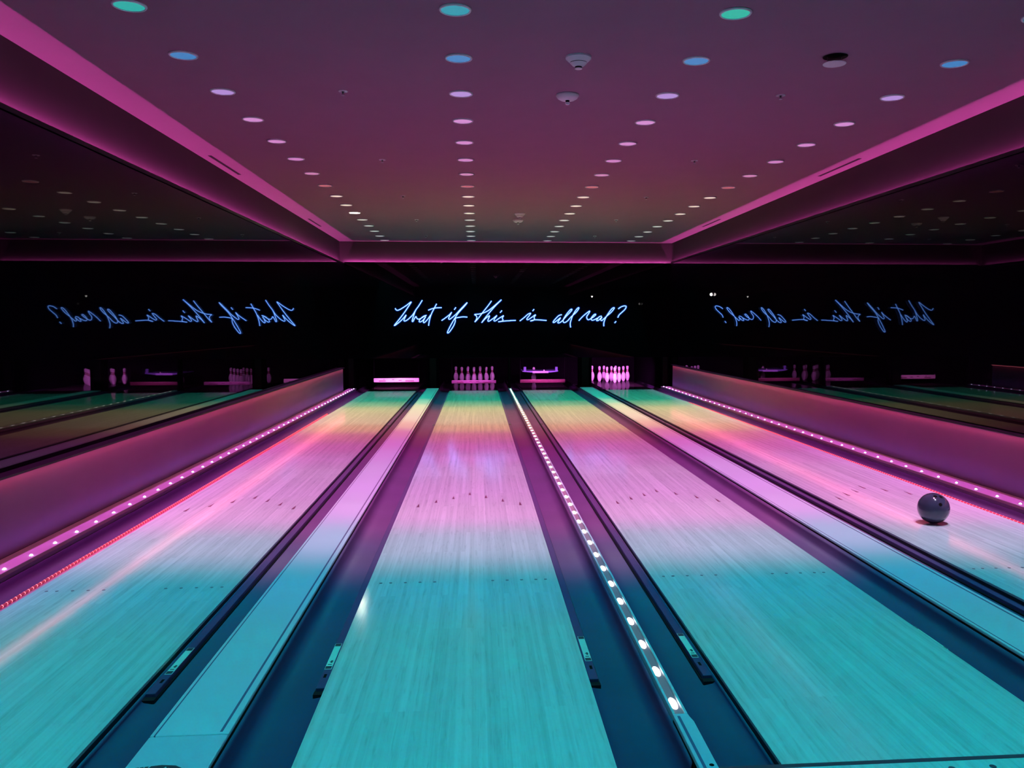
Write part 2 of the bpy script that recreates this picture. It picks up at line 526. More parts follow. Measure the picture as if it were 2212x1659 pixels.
# ------------------------------------------------------------------ wide dividers over the ball return tracks
def divider(x0, x1, label, logo):
    t = thing('lane_divider', label, 'lane divider', ((x0 + x1) / 2, 0, 0), 'wide flat lane dividers')
    h = (x1 - x0) / 2
    z = 0.045
    bm = bmesh.new()
    bm_box(bm, -h, h, 0.285, 16.05, z - 0.016, z)
    obj('top_panel', bm, M_cap, t, bevel=0.004)
    bm = bmesh.new()
    bm_box(bm, -h, h, -0.20, 0.283, z - 0.016, z - 0.001)
    obj('end_panel', bm, M_capend, t, bevel=0.004)
    box('body', -h + 0.003, h - 0.003, 0.024, 16.05, -0.12, z - 0.015, M_black, t)
    bm = bmesh.new(); bm_box(bm, -h + 0.014, -h + 0.019, 0.285, 15.6, z - 0.004, z + 0.0006)
    obj('edge_groove', bm, M_groove, t)
    bm = bmesh.new(); bm_box(bm, h - 0.033, h - 0.024, 0.30, 15.6, z - 0.004, z + 0.0006)
    obj('edge_groove', bm, M_groove, t)
    if logo:
        # rounded black badge with slanted stripes and a pale leaf
        cx = -0.020
        bm = bmesh.new()
        pts = [(-0.030, 0.105), (-0.045, 0.060), (-0.040, 0.0), (0.060, 0.0), (0.072, 0.060), (0.068, 0.088), (0.045, 0.104), (0.0, 0.110)]
        lo = [bm.verts.new((cx + x, y - 0.02, z - 0.0008)) for x, y in pts]
        hi = [bm.verts.new((v.co.x, v.co.y, z + 0.0006)) for v in lo]
        bm.faces.new(lo); bm.faces.new(hi[::-1])
        for i in range(len(pts)):
            j = (i + 1) % len(pts)
            bm.faces.new((lo[i], lo[j], hi[j], hi[i]))
        for k in range(3):
            x = -0.058 - 0.014 * k
            a = [(x, 0.0), (x + 0.009, 0.0), (x + 0.021, 0.104 - 0.002 * k), (x + 0.011, 0.102 - 0.002 * k)]
            lo = [bm.verts.new((cx + p, q - 0.02, z - 0.0008)) for p, q in a]
            hi = [bm.verts.new((v.co.x, v.co.y, z + 0.0006)) for v in lo]
            bm.faces.new(lo); bm.faces.new(hi[::-1])
            for i in range(4):
                bm.faces.new((lo[i], lo[(i + 1) % 4], hi[(i + 1) % 4], hi[i]))
        bd = obj('badge', bm, M_ink, t)
        bm = bmesh.new()
        leaf = [(0, 0.052), (0.006, 0.040), (0.012, 0.044), (0.011, 0.030), (0.018, 0.033), (0.014, 0.022), (0.020, 0.018), (0.004, 0.008), (0.004, -0.004),
                (-0.004, -0.004), (-0.004, 0.008), (-0.020, 0.018), (-0.014, 0.022), (-0.018, 0.033), (-0.011, 0.030), (-0.012, 0.044), (-0.006, 0.040)]
        vs = [bm.verts.new((cx + 0.018 + x, y + 0.026, z + 0.0012)) for x, y in leaf]
        bm.faces.new(vs)
        r = bmesh.ops.extrude_face_region(bm, geom=list(bm.faces))
        for v in r['geom']:
            if isinstance(v, bmesh.types.BMVert):
                v.co.z -= 0.0008
        obj('leaf_emblem', bm, M_sticker, bd)
    return t
divider(*C12, 'wide flat lane divider left of the second lane, black badge at its near end', True)
divider(*C34, 'wide flat lane divider between the third and the rightmost lane', False)

# ------------------------------------------------------------------ narrow divider with recessed lamps
M_led_c = em('divider_lamp', (1.0, 0.90, 0.84), 4.0)
x0, x1 = C23
xc = (x0 + x1) / 2
t = thing('lit_divider', 'narrow lane divider with a recessed row of white lamps between second and third lanes', 'lane divider', (xc, 0, 0))
h = (x1 - x0) / 2
box('body', -h + 0.002, h - 0.002, 0.024, 16.05, -0.12, 0.020, M_black, t)
for s in (-1, 1):
    a, b = sorted((s * h, s * (h - 0.0095)))
    box('side_rail', a, b, 0.31, 16.05, 0.012, 0.045, M_cap, t, bevel=0.0015)
box('light_channel', -h + 0.0095, h - 0.0095, 0.31, 16.05, 0.020, 0.034, M_channel, t)
# solid near end, wider on its right side, with a shallow groove
bm = bmesh.new()
pl = [(-h, 0.31), (h, 0.31), (h + 0.002, 0.285), (h + 0.008, 0.25), (h + 0.006, -0.10), (-h, -0.10)]
lo = [bm.verts.new((x, y, 0.026)) for x, y in pl]
hi = [bm.verts.new((x, y, 0.0445)) for x, y in pl]
bm.faces.new(lo[::-1]); bm.faces.new(hi)
for i in range(len(pl)):
    bm.faces.new((lo[i], lo[(i + 1) % len(pl)], hi[(i + 1) % len(pl)], hi[i]))
eb = obj('end_block', bm, M_capend, t, bevel=0.002)
box('groove', -h + 0.012, -h + 0.022, -0.09, 0.29, 0.0435, 0.0449, M_groove, eb)
disc('screw_hole', h - 0.012, -0.045, 0.008, M_hole, eb, 0.0444, 0.0452)
# lamps: low domes, 0.289 m apart
bm = bmesh.new()
bm_lathe(bm, [(0.0150, 0.0), (0.0142, 0.004), (0.0105, 0.0075), (0.005, 0.0095), (0, 0.010)], 18)
for v in bm.verts:
    v.co.y *= 3.1
lamp0 = obj('lamp', bm, M_led_c, t, smooth=True)
lamp0.location = (-0.002, 0.41, 0.034)
for k in range(1, 54):
    link_copy(lamp0, t, (-0.002 if k < 20 else 0.0, 0.41 + 0.2890 * k, 0.034))

# ------------------------------------------------------------------ ledges with light dots along both kickboards
M_led = em('ledge_light_dot', (0.62, 0.56, 1.0), 16.0)
def led_ledge(x0, x1, y1, xled, y_first, n, label):
    t = thing('ledge', label, 'ledge', ((x0 + x1) / 2, 0, 0), 'side ledges with light dots')
    c = (x0 + x1) / 2
    bm = bmesh.new(); bm_box(bm, x0 - c, x1 - c, YR, y1, 0.020, 0.045)
    obj('ledge_board', bm, M_ledge, t, bevel=0.003)
    box('front_face', x0 - c + 0.002, x1 - c - 0.002, 0.024, y1, -0.12, 0.020, M_front, t)
    bm = bmesh.new()
    bm_lathe(bm, [(0.0095, 0.0), (0.0088, 0.004), (0.0062, 0.0075), (0.003, 0.009), (0, 0.0095)], 14)
    d0 = obj('light_dot', bm, M_led, t, smooth=True)
    d0.location = (xled - c, y_first, 0.045)
    for k in range(1, n):
        link_copy(d0, t, (xled - c, y_first + 0.2902 * k, 0.045))
    sg = 1 if xled < 0 else -1
    area('kick_fill_lamp', t, (xled - c - sg * 0.004, 6.5, 0.050), (0, sg * (PI / 2 + 0.62), 0), 0.006, 19.0, KICK_FILL, (0.22, 0.22, 1.0), math.radians(72))  # added violet strip beside the dots, tints the lower kickboard
    return t
led_ledge(LEDGE_L[0], LEDGE_L[1], 16.15, -2.676, 2.368 - 0.2902 * 4, 52, 'pink-lit ledge with a row of white light dots along the left kickboard')
led_ledge(LEDGE_R[0], LEDGE_R[1], 16.15, 4.143, 3.846 - 0.2902 * 6, 49, 'pink-lit ledge with a row of white light dots along the right kickboard')

# ------------------------------------------------------------------ red rope lights
def rope_mat():
    m, nt, b = nodes_of('red_rope_light')
    N, L = nt.nodes, nt.links
    tc = N.new('ShaderNodeTexCoord')
    sx = N.new('ShaderNodeSeparateXYZ')
    L.new(tc.outputs['Object'], sx.inputs[0])
    a = N.new('ShaderNodeMath'); a.operation = 'MULTIPLY'; a.inputs[1].default_value = 1 / 0.0432
    L.new(sx.outputs['Y'], a.inputs[0])
    f = N.new('ShaderNodeMath'); f.operation = 'PINGPONG'; f.inputs[1].default_value = 0.5
    L.new(a.outputs[0], f.inputs[0])
    r = N.new('ShaderNodeMapRange'); r.interpolation_type = 'SMOOTHSTEP'
    r.inputs[1].default_value = 0.09; r.inputs[2].default_value = 0.0
    r.inputs[3].default_value = 0.0; r.inputs[4].default_value = 1.0
    L.new(f.outputs[0], r.inputs[0])
    mx = N.new('ShaderNodeMix'); mx.data_type = 'RGBA'
    mx.inputs[6].default_value = (0.21, 0.008, 0.034, 1)
    mx.inputs[7].default_value = (4.5, 0.85, 1.0, 1)
    L.new(r.outputs[0], mx.inputs[0])
    b.inputs['Base Color'].default_value = (0.5, 0.06, 0.08, 1)
    b.inputs['Roughness'].default_value = 0.25
    L.new(mx.outputs[2], b.inputs['Emission Color'])
    b.inputs['Emission Strength'].default_value = 1.0
    return m
M_rope = rope_mat()
def rope(x, y0, y1, label):
    t = thing('rope_light', label, 'rope light', (x, 0, 0), 'red rope lights')
    bm = bmesh.new()
    bm_tube(bm, [(0.003 * math.sin(y * 1.7), y, -0.018) for y in [y0 + (y1 - y0) * k / 60 for k in range(61)]], 0.0078, 10)
    obj('lit_tube', bm, M_rope, t, smooth=True)
    s = 1 if x < 0 else -1
    a, b = sorted((-0.030, 0.061)) if s > 0 else sorted((0.030, -0.055))
    box('tube_tray', a, b, y0, y1, -0.0278, -0.0262, M_barred, t)
rope(LANES[0][0] - 0.066, 0.4, 11.4, 'red rope light along the left edge of the leftmost lane')
rope(LANES[3][1] + 0.060, 1.2, 12.9, 'red rope light along the right edge of the rightmost lane')

# ------------------------------------------------------------------ pin end: kickbacks, deck lamps, curtain
KB = [(XL, LEDGE_L[1] - 0.006, 'kickback panel at the pin end of the left ledge'),
      (C12[0], C12[1], 'kickback panel between the pin decks of the two left lanes'),
      (C23[0], C23[1], 'narrow kickback panel where the lit divider ends'),
      (C34[0], C34[1], 'kickback panel between the pin decks of the two right lanes'),
      (LEDGE_R[0] + 0.006, XR, 'kickback panel at the pin end of the right ledge')]
for a, b, lab in KB:
    t = thing('kickback_panel', lab, 'panel', ((a + b) / 2, 16.2, 0), 'kickback panels at the pin end')
    h = (b - a) / 2
    deep = 3.24 if (a < -2 or b > 4) else 0.24
    box('board', -h, h, 0.02, deep, -0.12, 0.74, M_curtain, t)
    box('front_post', -h * 0.55, h * 0.55, 0.0, 0.02, -0.02, 0.70, M_kickback, t, bevel=0.004)
tag(box('pit_curtain', XL, XR, 19.45, 19.50, -0.12, 0.76, M_curtain), 'black curtain hanging behind the pin decks', 'curtain')
tag(box('pit_canopy', XL, XR, YB + 0.022, 19.445, 0.745, 0.765, M_mask), 'dark canopy over the pin decks behind the glass wall', 'canopy')

PURP = (0.95, 0.19, 0.95)
PIT_E = [6.0, 9.0, 22.0, 74.0]
BAR_E = [20.0, 2.2, 0.8, 1.0]
for i, (a, b) in enumerate(LANES):
    c = (a + b) / 2
    lab = ['purple lamp bar over the leftmost pin deck', 'purple lamp bar over the second pin deck from the left',
           'purple lamp bar over the third pin deck from the left', 'purple lamp bar over the rightmost pin deck'][i]
    t = thing('deck_lamp', lab, 'lamp', (c, 0, 0), 'lamps over the pin decks')
    box('housing', -0.42, 0.42, 16.30, 16.40, 0.70, 0.744, M_alu, t)
    area('lamp_light', t, (0, 16.36, 0.695), (math.radians(62), 0, 0), 0.8, 0.06, PIT_E[i] * PIT, PURP, math.radians(85))

# ------------------------------------------------------------------ sweep bars and the pin table
def sweep(i, z, hh, mat, label):
    a, b = LANES[i]
    c, h = (a + b) / 2, (b - a) / 2
    t = thing('sweep_bar', label, 'sweep bar', (c, 17.0, z), 'sweep bars')
    bm = bmesh.new(); bm_box(bm, -h + 0.01, h - 0.01, 0, 0.03, -hh, hh)
    o = obj('board', bm, mat, t, bevel=0.012, segs=3)
    for xa, xb, za, zb in ((-0.40, -0.24, -0.55, -0.15), (0.20, 0.40, -0.55, -0.15), (-0.30, -0.26, 0.25, 0.5), (0.05, 0.12, -0.2, 0.1), (-0.1, -0.05, 0.1, 0.4)):
        box('printed_panel', xa, xb, -0.002, 0.004, za * hh, zb * hh, M_bardark, t)
    for s in (-1, 1):
        box('arm', s * (h - 0.020) - 0.008, s * (h - 0.020) + 0.008, 0.028, 0.05, -hh * 0.6, 0.745 - z, M_curtain, t)
sweep(0, 0.165, 0.047, M_bar, 'bright pink sweep bar hanging across the leftmost pin deck')
sweep(1, 0.117, 0.038, M_barmix, 'mottled pink sweep bar in front of the pins of the second lane')
sweep(2, 0.122, 0.040, M_barline, 'reddish sweep bar below the pin table of the third lane')
for i in range(3):
    a, b = LANES[i]
    lab = ['added lamp brightening the leftmost sweep bar', 'added lamp brightening the sweep bar of the second lane', 'added lamp brightening the sweep bar of the third lane'][i]
    t = thing('bar_fill_lamp', lab, 'lamp', ((a + b) / 2, 0, 0), 'added lamps in front of the sweep bars')
    box('housing', -0.40, 0.40, 16.23, 16.27, 0.70, 0.73, M_alu, t)
    area('bar_fill_light', t, (0, 16.25, 0.698), (math.radians(38), 0, 0), 0.78, 0.03, BAR_E[i], (1.0, 0.32, 0.82), math.radians(70))  # lamp added only to brighten the front of the sweep bar

t = thing('pin_table', 'lilac pin-setting table lowered over the third lane with upright ends', 'pin table', (1.50, 17.6, 0))
bm = bmesh.new()
n = 16
top, bot = [], []
for k in range(n + 1):
    u = -1 + 2 * k / n
    top.append((u * 0.43, 0.322 + 0.012 * u * u)); bot.append((u * 0.43, 0.282 + 0.030 * u * u))
bm_profile(bm, top + bot[::-1], 0.0, 0.75)
obj('deck_plate', bm, M_table, t)
box('front_plate', -0.19, 0.19, -0.012, 0.0, 0.277, 0.325, M_plate, t, bevel=0.004)
for x in (-0.37, 0.385):
    box('upright', x - 0.03, x + 0.03, 0.0, 0.05, 0.325, 0.425, M_table, t, bevel=0.006)
for x in (-0.40, 0.40):
    box('hanger_rod', x - 0.008, x + 0.008, 0.40, 0.42, 0.30, 0.745, M_curtain, t)
box('clip', 0.075, 0.10, 0.0, 0.03, 0.322, 0.355, M_white, t)

# ------------------------------------------------------------------ pins
IN = 0.0254
PROF = [(0, 0), (1.0, 0), (1.05, .1), (1.41, .75), (1.91, 2.25), (2.24, 3.375), (2.383, 4.5), (2.255, 5.875), (1.85, 7.25), (1.235, 8.625),
        (.98, 9.375), (.90, 10), (.935, 10.875), (1.047, 11.75), (1.165, 12.625), (1.274, 13.5), (1.18, 14.2), (.88, 14.65), (.45, 14.92), (0, 15)]
bm = bmesh.new(); bm_lathe(bm, [(r * IN, z * IN) for r, z in PROF], 28)
pin0 = thing('bowling_pin', '', 'bowling pin')
obj('pin_body', bm, M_pin, pin0, smooth=True)
for za, zb in ((9.0, 9.75), (10.35, 11.1)):
    def rr(z):
        for (r0, z0), (r1, z1) in zip(PROF, PROF[1:]):
            if z0 <= z <= z1:
                return r0 + (r1 - r0) * (z - z0) / (z1 - z0)
    pr = [((rr(za + (zb - za) * k / 4) + 0.02) * IN, (za + (zb - za) * k / 4) * IN) for k in range(5)]
    bm = bmesh.new()
    bm_lathe(bm, [(pr[0][0] - 0.001, pr[0][1])] + pr + [(pr[-1][0] - 0.001, pr[-1][1])], 28)
    obj('neck_stripe', bm, M_red, pin0, smooth=True)
SPOT = [(0, 0), (-.5, .866), (.5, .866), (-1, 1.732), (0, 1.732), (1, 1.732), (-1.5, 2.598), (-.5, 2.598), (.5, 2.598), (1.5, 2.598)]
PNAME = ['front pin', 'left pin of the second row', 'right pin of the second row', 'left pin of the third row', 'middle pin of the third row',
         'right pin of the third row', 'leftmost pin of the back row', 'second pin from the left in the back row',
         'third pin from the left in the back row', 'rightmost pin of the back row']
first = [True]
def put_pin(x, y, label, group):
    if first[0]:
        first[0] = False
        p = pin0
        p.location = (x, y, 0)
    else:
        p = dup(pin0, (x, y, 0))
    p['label'] = label
    p['group'] = group
    return p
for k, (u, v) in enumerate(SPOT):
    put_pin(3.385 + u * 0.3048, 18.16 + v * 0.3048, 'white pin, %s of the uncovered rightmost lane' % PNAME[k], 'pin rack of the rightmost lane')
for k, (u, v) in enumerate(SPOT):
    put_pin(-0.085 + u * 0.3048, 18.16 + v * 0.3048, 'white pin, %s behind second lane sweep bar' % PNAME[k], 'pin rack of the second lane')
put_pin(1.395, 18.42, 'single white bowling pin standing under the pin table of the third lane', 'last pin of the third lane')
pin0['group'] = 'pin rack of the rightmost lane'

# ------------------------------------------------------------------ bowling ball
r = 0.1085
t = thing('bowling_ball', 'dark grey-blue bowling ball rolling on the rightmost lane', 'bowling ball', (3.245, 3.19, r + 0.001))
bm = bmesh.new(); bmesh.ops.create_uvsphere(bm, u_segments=48, v_segments=32, radius=r)
obj('ball_shell', bm, M_ball, t, smooth=True)
for th, ph in ((12, 20), (12, 140), (30, 265)):
    d = Vector((math.sin(math.radians(th)) * math.cos(math.radians(ph)), math.sin(math.radians(th)) * math.sin(math.radians(ph)), math.cos(math.radians(th))))
    d = Matrix.Rotation(math.radians(35), 3, 'X') @ d
    bm = bmesh.new(); bm_lathe(bm, [(0, -0.02), (0.0125, -0.02), (0.0125, 0.0004), (0, 0.0004)], 18)
    hole = obj('finger_hole', bm, M_hole, t)
    hole.location = d * (r - 0.0004)
    hole.rotation_euler = d.to_track_quat('Z', 'Y').to_euler()

# ------------------------------------------------------------------ neon script
STROKES = [
    ('w',[(-1.775,1.791),(-1.758,1.758),(-1.723,1.745),(-1.656,1.772),(-1.545,1.843),(-1.432,1.926),(-1.462,1.870),(-1.584,1.690),(-1.702,1.537),(-1.801,1.411),(-1.684,1.494),(-1.600,1.576),(-1.542,1.644),(-1.567,1.586),(-1.591,1.531),(-1.568,1.511),(-1.500,1.549),(-1.414,1.629)]),
    ('h',[(-1.188,1.966),(-1.265,1.844),(-1.339,1.739),(-1.377,1.635),(-1.413,1.518),(-1.393,1.505),(-1.366,1.561),(-1.331,1.610),(-1.314,1.576),(-1.286,1.549)]),
    ('h2',[(-1.414,1.629),(-1.377,1.678),(-1.337,1.743)]),
    ('a',[(-1.286,1.549),(-1.231,1.564),(-1.157,1.610),(-1.102,1.635),(-1.163,1.616),(-1.231,1.561),(-1.262,1.509),(-1.238,1.492),(-1.177,1.530),(-1.118,1.610),(-1.152,1.549),(-1.171,1.493),(-1.147,1.479),(-1.078,1.549),(-1.008,1.647)]),
    ('t',[(-0.879,1.887),(-0.935,1.782),(-0.995,1.665),(-1.038,1.530),(-1.058,1.409)]),
    ('tb',[(-1.064,1.745),(-0.984,1.778),(-0.892,1.797),(-0.769,1.803)]),
    ('if',[(-0.776,1.521),(-0.692,1.579),(-0.605,1.647),(-0.555,1.701),(-0.587,1.641),(-0.621,1.573),(-0.600,1.549),(-0.544,1.588),(-0.457,1.661)]),
    ('f',[(-0.457,1.661),(-0.358,1.770),(-0.215,1.914),(-0.271,1.838),(-0.402,1.696),(-0.489,1.567),(-0.580,1.412),(-0.648,1.271),(-0.631,1.252),(-0.584,1.301),(-0.515,1.406),(-0.479,1.499),(-0.478,1.554),(-0.458,1.578),(-0.390,1.591),(-0.310,1.602),(-0.212,1.597)]),
    ('id',[(-0.460,1.809),(-0.498,1.758)]),
    ('t2',[(0.318,1.951),(0.241,1.844),(0.122,1.696),(0.017,1.560),(-0.052,1.490),(-0.021,1.535),(-0.004,1.585),(-0.020,1.628),(-0.053,1.653),(0.048,1.664),(0.160,1.696),(0.271,1.755),(0.402,1.862),(0.535,1.976)]),
    ('h3',[(0.535,1.976),(0.408,1.850),(0.277,1.702),(0.171,1.572),(0.100,1.473),(0.171,1.554),(0.271,1.628),(0.248,1.560),(0.235,1.516),(0.264,1.508),(0.351,1.566),(0.434,1.631),(0.388,1.566),(0.369,1.525),(0.396,1.511),(0.481,1.569),(0.583,1.631)]),
    ('s',[(0.583,1.631),(0.553,1.572),(0.568,1.528),(0.524,1.501),(0.462,1.493),(0.605,1.510),(0.729,1.517),(0.729,1.520),(0.851,1.524)]),
    ('id2',[(0.546,1.741),(0.504,1.691)]),
    ('is',[(0.935,1.509),(1.028,1.581),(1.116,1.658),(1.178,1.680),(1.140,1.621),(1.093,1.559),(1.113,1.537),(1.178,1.574),(1.285,1.648),(1.253,1.590),(1.263,1.553),(1.234,1.524),(1.168,1.508),(1.253,1.534),(1.365,1.534),(1.530,1.521)]),
    ('id3',[(1.254,1.770),(1.219,1.728)]),
    ('all',[(1.868,1.648),(1.803,1.630),(1.728,1.558),(1.675,1.490),(1.697,1.477),(1.765,1.523),(1.838,1.581),(1.801,1.521),(1.778,1.477),(1.806,1.467),(1.872,1.508),(1.960,1.608),(2.048,1.698),(2.092,1.755),(2.077,1.770),(2.035,1.735),(1.954,1.633),(1.903,1.543),(1.897,1.493),(1.929,1.475),(1.994,1.511),(2.079,1.605),(2.186,1.701),(2.245,1.785),(2.235,1.802),(2.192,1.763),(2.117,1.645),(2.073,1.533),(2.054,1.446),(2.064,1.366)]),
    ('real',[(2.245,1.515),(2.318,1.595),(2.406,1.672),(2.487,1.729),(2.467,1.676),(2.427,1.618),(2.425,1.570),(2.454,1.536),(2.514,1.560),(2.583,1.607),(2.624,1.651),(2.598,1.657),(2.555,1.617),(2.520,1.564),(2.539,1.526),(2.598,1.539),(2.665,1.576)]),
    ('al',[(2.756,1.616),(2.699,1.601),(2.656,1.547),(2.644,1.516),(2.687,1.525),(2.762,1.597),(2.732,1.542),(2.755,1.517),(2.795,1.547),(2.876,1.622),(2.968,1.701),(3.035,1.788),(3.018,1.802),(2.972,1.767),(2.899,1.667),(2.838,1.567),(2.806,1.470),(2.805,1.391)]),
    ('q',[(3.126,1.775),(3.189,1.820),(3.265,1.842),(3.304,1.827),(3.278,1.767),(3.205,1.697),(3.146,1.642),(3.117,1.582)]),
    ('qd',[(3.079,1.503),(3.046,1.462)]),
]
M_neon = em('neon_gas_blue', (0.16, 0.37, 1.0), 5.5)
def halo_mat():
    m, nt, b = nodes_of('neon_halo_volume')
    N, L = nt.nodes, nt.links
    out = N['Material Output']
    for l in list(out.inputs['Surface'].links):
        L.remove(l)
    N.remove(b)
    e = N.new('ShaderNodeEmission')            # volume glow added as the blue halo round the tube
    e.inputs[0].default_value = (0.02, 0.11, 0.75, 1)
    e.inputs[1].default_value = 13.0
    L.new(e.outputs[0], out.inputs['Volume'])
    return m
M_halo = halo_mat()
t = thing('neon_sign', 'blue-white neon handwriting reading What if this is all real? on dark back wall', 'neon sign', (0, 16.13, 0))
for nm, P in STROKES:
    C = catmull([(x, 0.0, z) for x, z in P], 5)
    bm = bmesh.new(); bm_tube(bm, C, 0.0062, 8)
    tb = obj('neon_tube', bm, M_neon, t, smooth=True)
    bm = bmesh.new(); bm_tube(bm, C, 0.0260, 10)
    obj('halo_sleeve', bm, M_halo, tb, smooth=True)
    for q in (P[0], P[-1]):
        box('stand_off', q[0] - 0.004, q[0] + 0.004, 0.010, 0.070, q[1] - 0.004, q[1] + 0.004, M_alu, tb)

# ------------------------------------------------------------------ ceiling downlights
WASHCOL = {}
for i in range(-5, 0):
    WASHCOL[i] = (0.0, 0.325, 0.365)
WASHCOL[-2] = (0.0, 0.315, 0.35)
WASHCOL[-1] = (0.0, 0.325, 0.425)
WASHCOL.update({0: (.42, .46, .66), 1: (.86, .37, .78), 2: (.84, .31, .77), 3: (.77, .29, .70), 4: (.76, .21, .63), 5: (.76, .14, .50),
                6: (.85, .18, .36), 7: (1.08, .46, .33), 8: (1.17, .75, .48), 9: (1.14, .85, .48), 10: (1.02, .94, .46), 11: (.34, .80, .42),
                12: (.0, .60, .36), 13: (.0, .48, .30), 14: (.0, .36, .24), 15: (.0, .14, .10)})
LENS = {-5: ('teal', (.02, .45, .42)), -4: ('teal', (.02, .45, .42)), -3: ('teal', (.02, .45, .42)), -2: ('teal', (.02, .45, .42)), -1: ('teal', (.02, .48, .42)),
        0: ('cyan', (.02, .36, .48)), 1: ('blue', (.05, .25, .60)), 2: ('lavender', (.52, .31, .78)),
        3: ('pink', (.75, .30, .72)), 4: ('pink', (.75, .28, .68)), 5: ('pink', (.72, .25, .62)), 6: ('rose pink', (.72, .26, .52)), 7: ('red', (.62, .14, .17)),
        8: ('cream', (1.1, .84, .70)), 9: ('cream', (1.15, .95, .76)), 10: ('cream', (1.1, 1.0, .80)), 11: ('pale', (.90, .92, .80)),
        12: ('pale', (.82, .90, .84)), 13: ('pale', (.78, .88, .86)), 14: ('pale', (.72, .80, .82)), 15: ('pale', (.60, .48, .58))}
COLX = [-1.962, -0.114, 1.520, 3.336]
CNAME = ['leftmost', 'second', 'third', 'rightmost']
ORD = ['first', 'second', 'third', 'fourth', 'fifth', 'sixth', 'seventh', 'eighth', 'ninth', 'tenth', 'eleventh', 'twelfth',
       'thirteenth', 'fourteenth', 'fifteenth', 'sixteenth']
bm = bmesh.new()
bm_lathe(bm, [(0.082, -0.006), (0.084, -0.011), (0.091, -0.010), (0.095, -0.004), (0.095, 0.0), (0.082, 0.0), (0.082, -0.006)], 36)
me_ring = obj('trim_ring', bm, M_white, None, smooth=True)
bm = bmesh.new()
bm_lathe(bm, [(0, -0.004), (0.050, -0.0042), (0.082, -0.0055), (0.082, -0.001), (0, -0.001)], 36)
me_lens = obj('lens', bm, M_white, None)
ring_mesh, lens_mesh = me_ring.data, me_lens.data
bpy.data.objects.remove(me_ring); bpy.data.objects.remove(me_lens)
def wash_light(col, power, lo, hi, soft_lo, soft_hi, dy=0.42, half=0.8925):
    """a spot with barn doors: a beam lo..hi metres wide across the lanes at floor level, fading
    over soft_lo / soft_hi, and one lamp spacing long down the lanes"""
    ld = bpy.data.lights.new('wash', 'SPOT')
    ld.energy = power
    ld.color = col
    ld.spot_size = 2 * math.atan(0.95)
    ld.spot_blend = 0.05
    ld.shadow_soft_size = 0.03
    ld.use_nodes = True
    nt = ld.node_tree
    N, L = nt.nodes, nt.links
    e = N['Emission']
    tc = N.new('ShaderNodeTexCoord')
    sp = N.new('ShaderNodeSeparateXYZ')
    L.new(tc.outputs['Normal'], sp.inputs[0])
    def m(op, a, b=None):
        n = N.new('ShaderNodeMath'); n.operation = op
        for k, v in enumerate((a, b)):
            if v is None: continue
            if isinstance(v, (int, float)): n.inputs[k].default_value = v
            else: L.new(v, n.inputs[k])
        return n.outputs[0]
    h = ZC - 0.016
    fx = m('MULTIPLY', m('DIVIDE', sp.outputs['X'], sp.outputs['Z']), -h)
    fy = m('SUBTRACT', m('MULTIPLY', m('DIVIDE', sp.outputs['Y'], sp.outputs['Z']), -h), dy)
    ay = m('MINIMUM', m('ABSOLUTE', m('DIVIDE', fy, half)), 1.0)
    cy = m('COSINE', m('MULTIPLY', ay, PI / 2))
    wy = m('MULTIPLY', cy, cy)
    def ramp(v, a, b):
        n = N.new('ShaderNodeMapRange'); n.interpolation_type = 'SMOOTHSTEP'
        n.inputs[1].default_value = a; n.inputs[2].default_value = b
        L.new(v, n.inputs[0])
        return n.outputs[0]
    w = m('MULTIPLY', ramp(fx, lo - soft_lo, lo + soft_lo), ramp(fx, hi + soft_hi, hi - soft_hi))
    L.new(m('MULTIPLY', w, wy), e.inputs['Strength'])
    return ld
EDGE = [-2.52, (COLX[0] + COLX[1]) / 2, (COLX[1] + COLX[2]) / 2, (COLX[2] + COLX[3]) / 2, 4.02]
SOFT = [0.10, 0.92, 0.81, 0.90, 0.12]
for i in range(-5, 16):
    wc = WASHCOL[i]
    wc = (wc[0] * 1.26, wc[1], wc[2])
    mxv = max(wc)
    nm, ec = LENS[i]
    for c, x in enumerate(COLX):
        y = 2.49 + 0.8925 * i - 0.038 * x
        bright = (c == 0 and i == 10)
        if i >= 0:
            lab = '%s lens downlight, %s from the camera, %s ceiling column%s' % (nm, ORD[i], CNAME[c], ', shining bright' if bright else '')
        else:
            lab = 'teal lens downlight over the approach, %s before the visible ones in the %s ceiling column' % (ORD[-i - 1], CNAME[c])
        d = thing('downlight', lab, 'downlight', (x, y, ZC), 'round recessed ceiling downlights')
        o = bpy.data.objects.new('trim_ring', ring_mesh); COL.objects.link(o); o.parent = d
        key = 'lens_%s_%d' % (nm, i)
        mt = em(key, ec, 0.82, (0.05, 0.05, 0.05))
        if c == 2 and i == 0:
            mt = em('lens_green_teal', (.015, .52, .40), 0.85, (0.05, 0.05, 0.05))
        if c == 0 and i == 0:
            mt = em('lens_teal_corner', (.02, .46, .42), 0.85, (0.05, 0.05, 0.05))
        if bright:
            mt = em('lens_bright', (1.0, 0.97, 0.72), 70.0, (0.05, 0.05, 0.05))
        o = bpy.data.objects.new('lens', lens_mesh); COL.objects.link(o); o.parent = d
        o.material_slots[0].link = 'OBJECT'
        o.material_slots[0].material = mt
        ld = wash_light(tuple(k / mxv for k in wc), WASH * mxv, EDGE[c] - x, EDGE[c + 1] - x, SOFT[c], SOFT[c + 1])
        lo = bpy.data.objects.new('wash_lamp', ld); COL.objects.link(lo); lo.parent = d
        lo.location = (0, 0, -0.016)

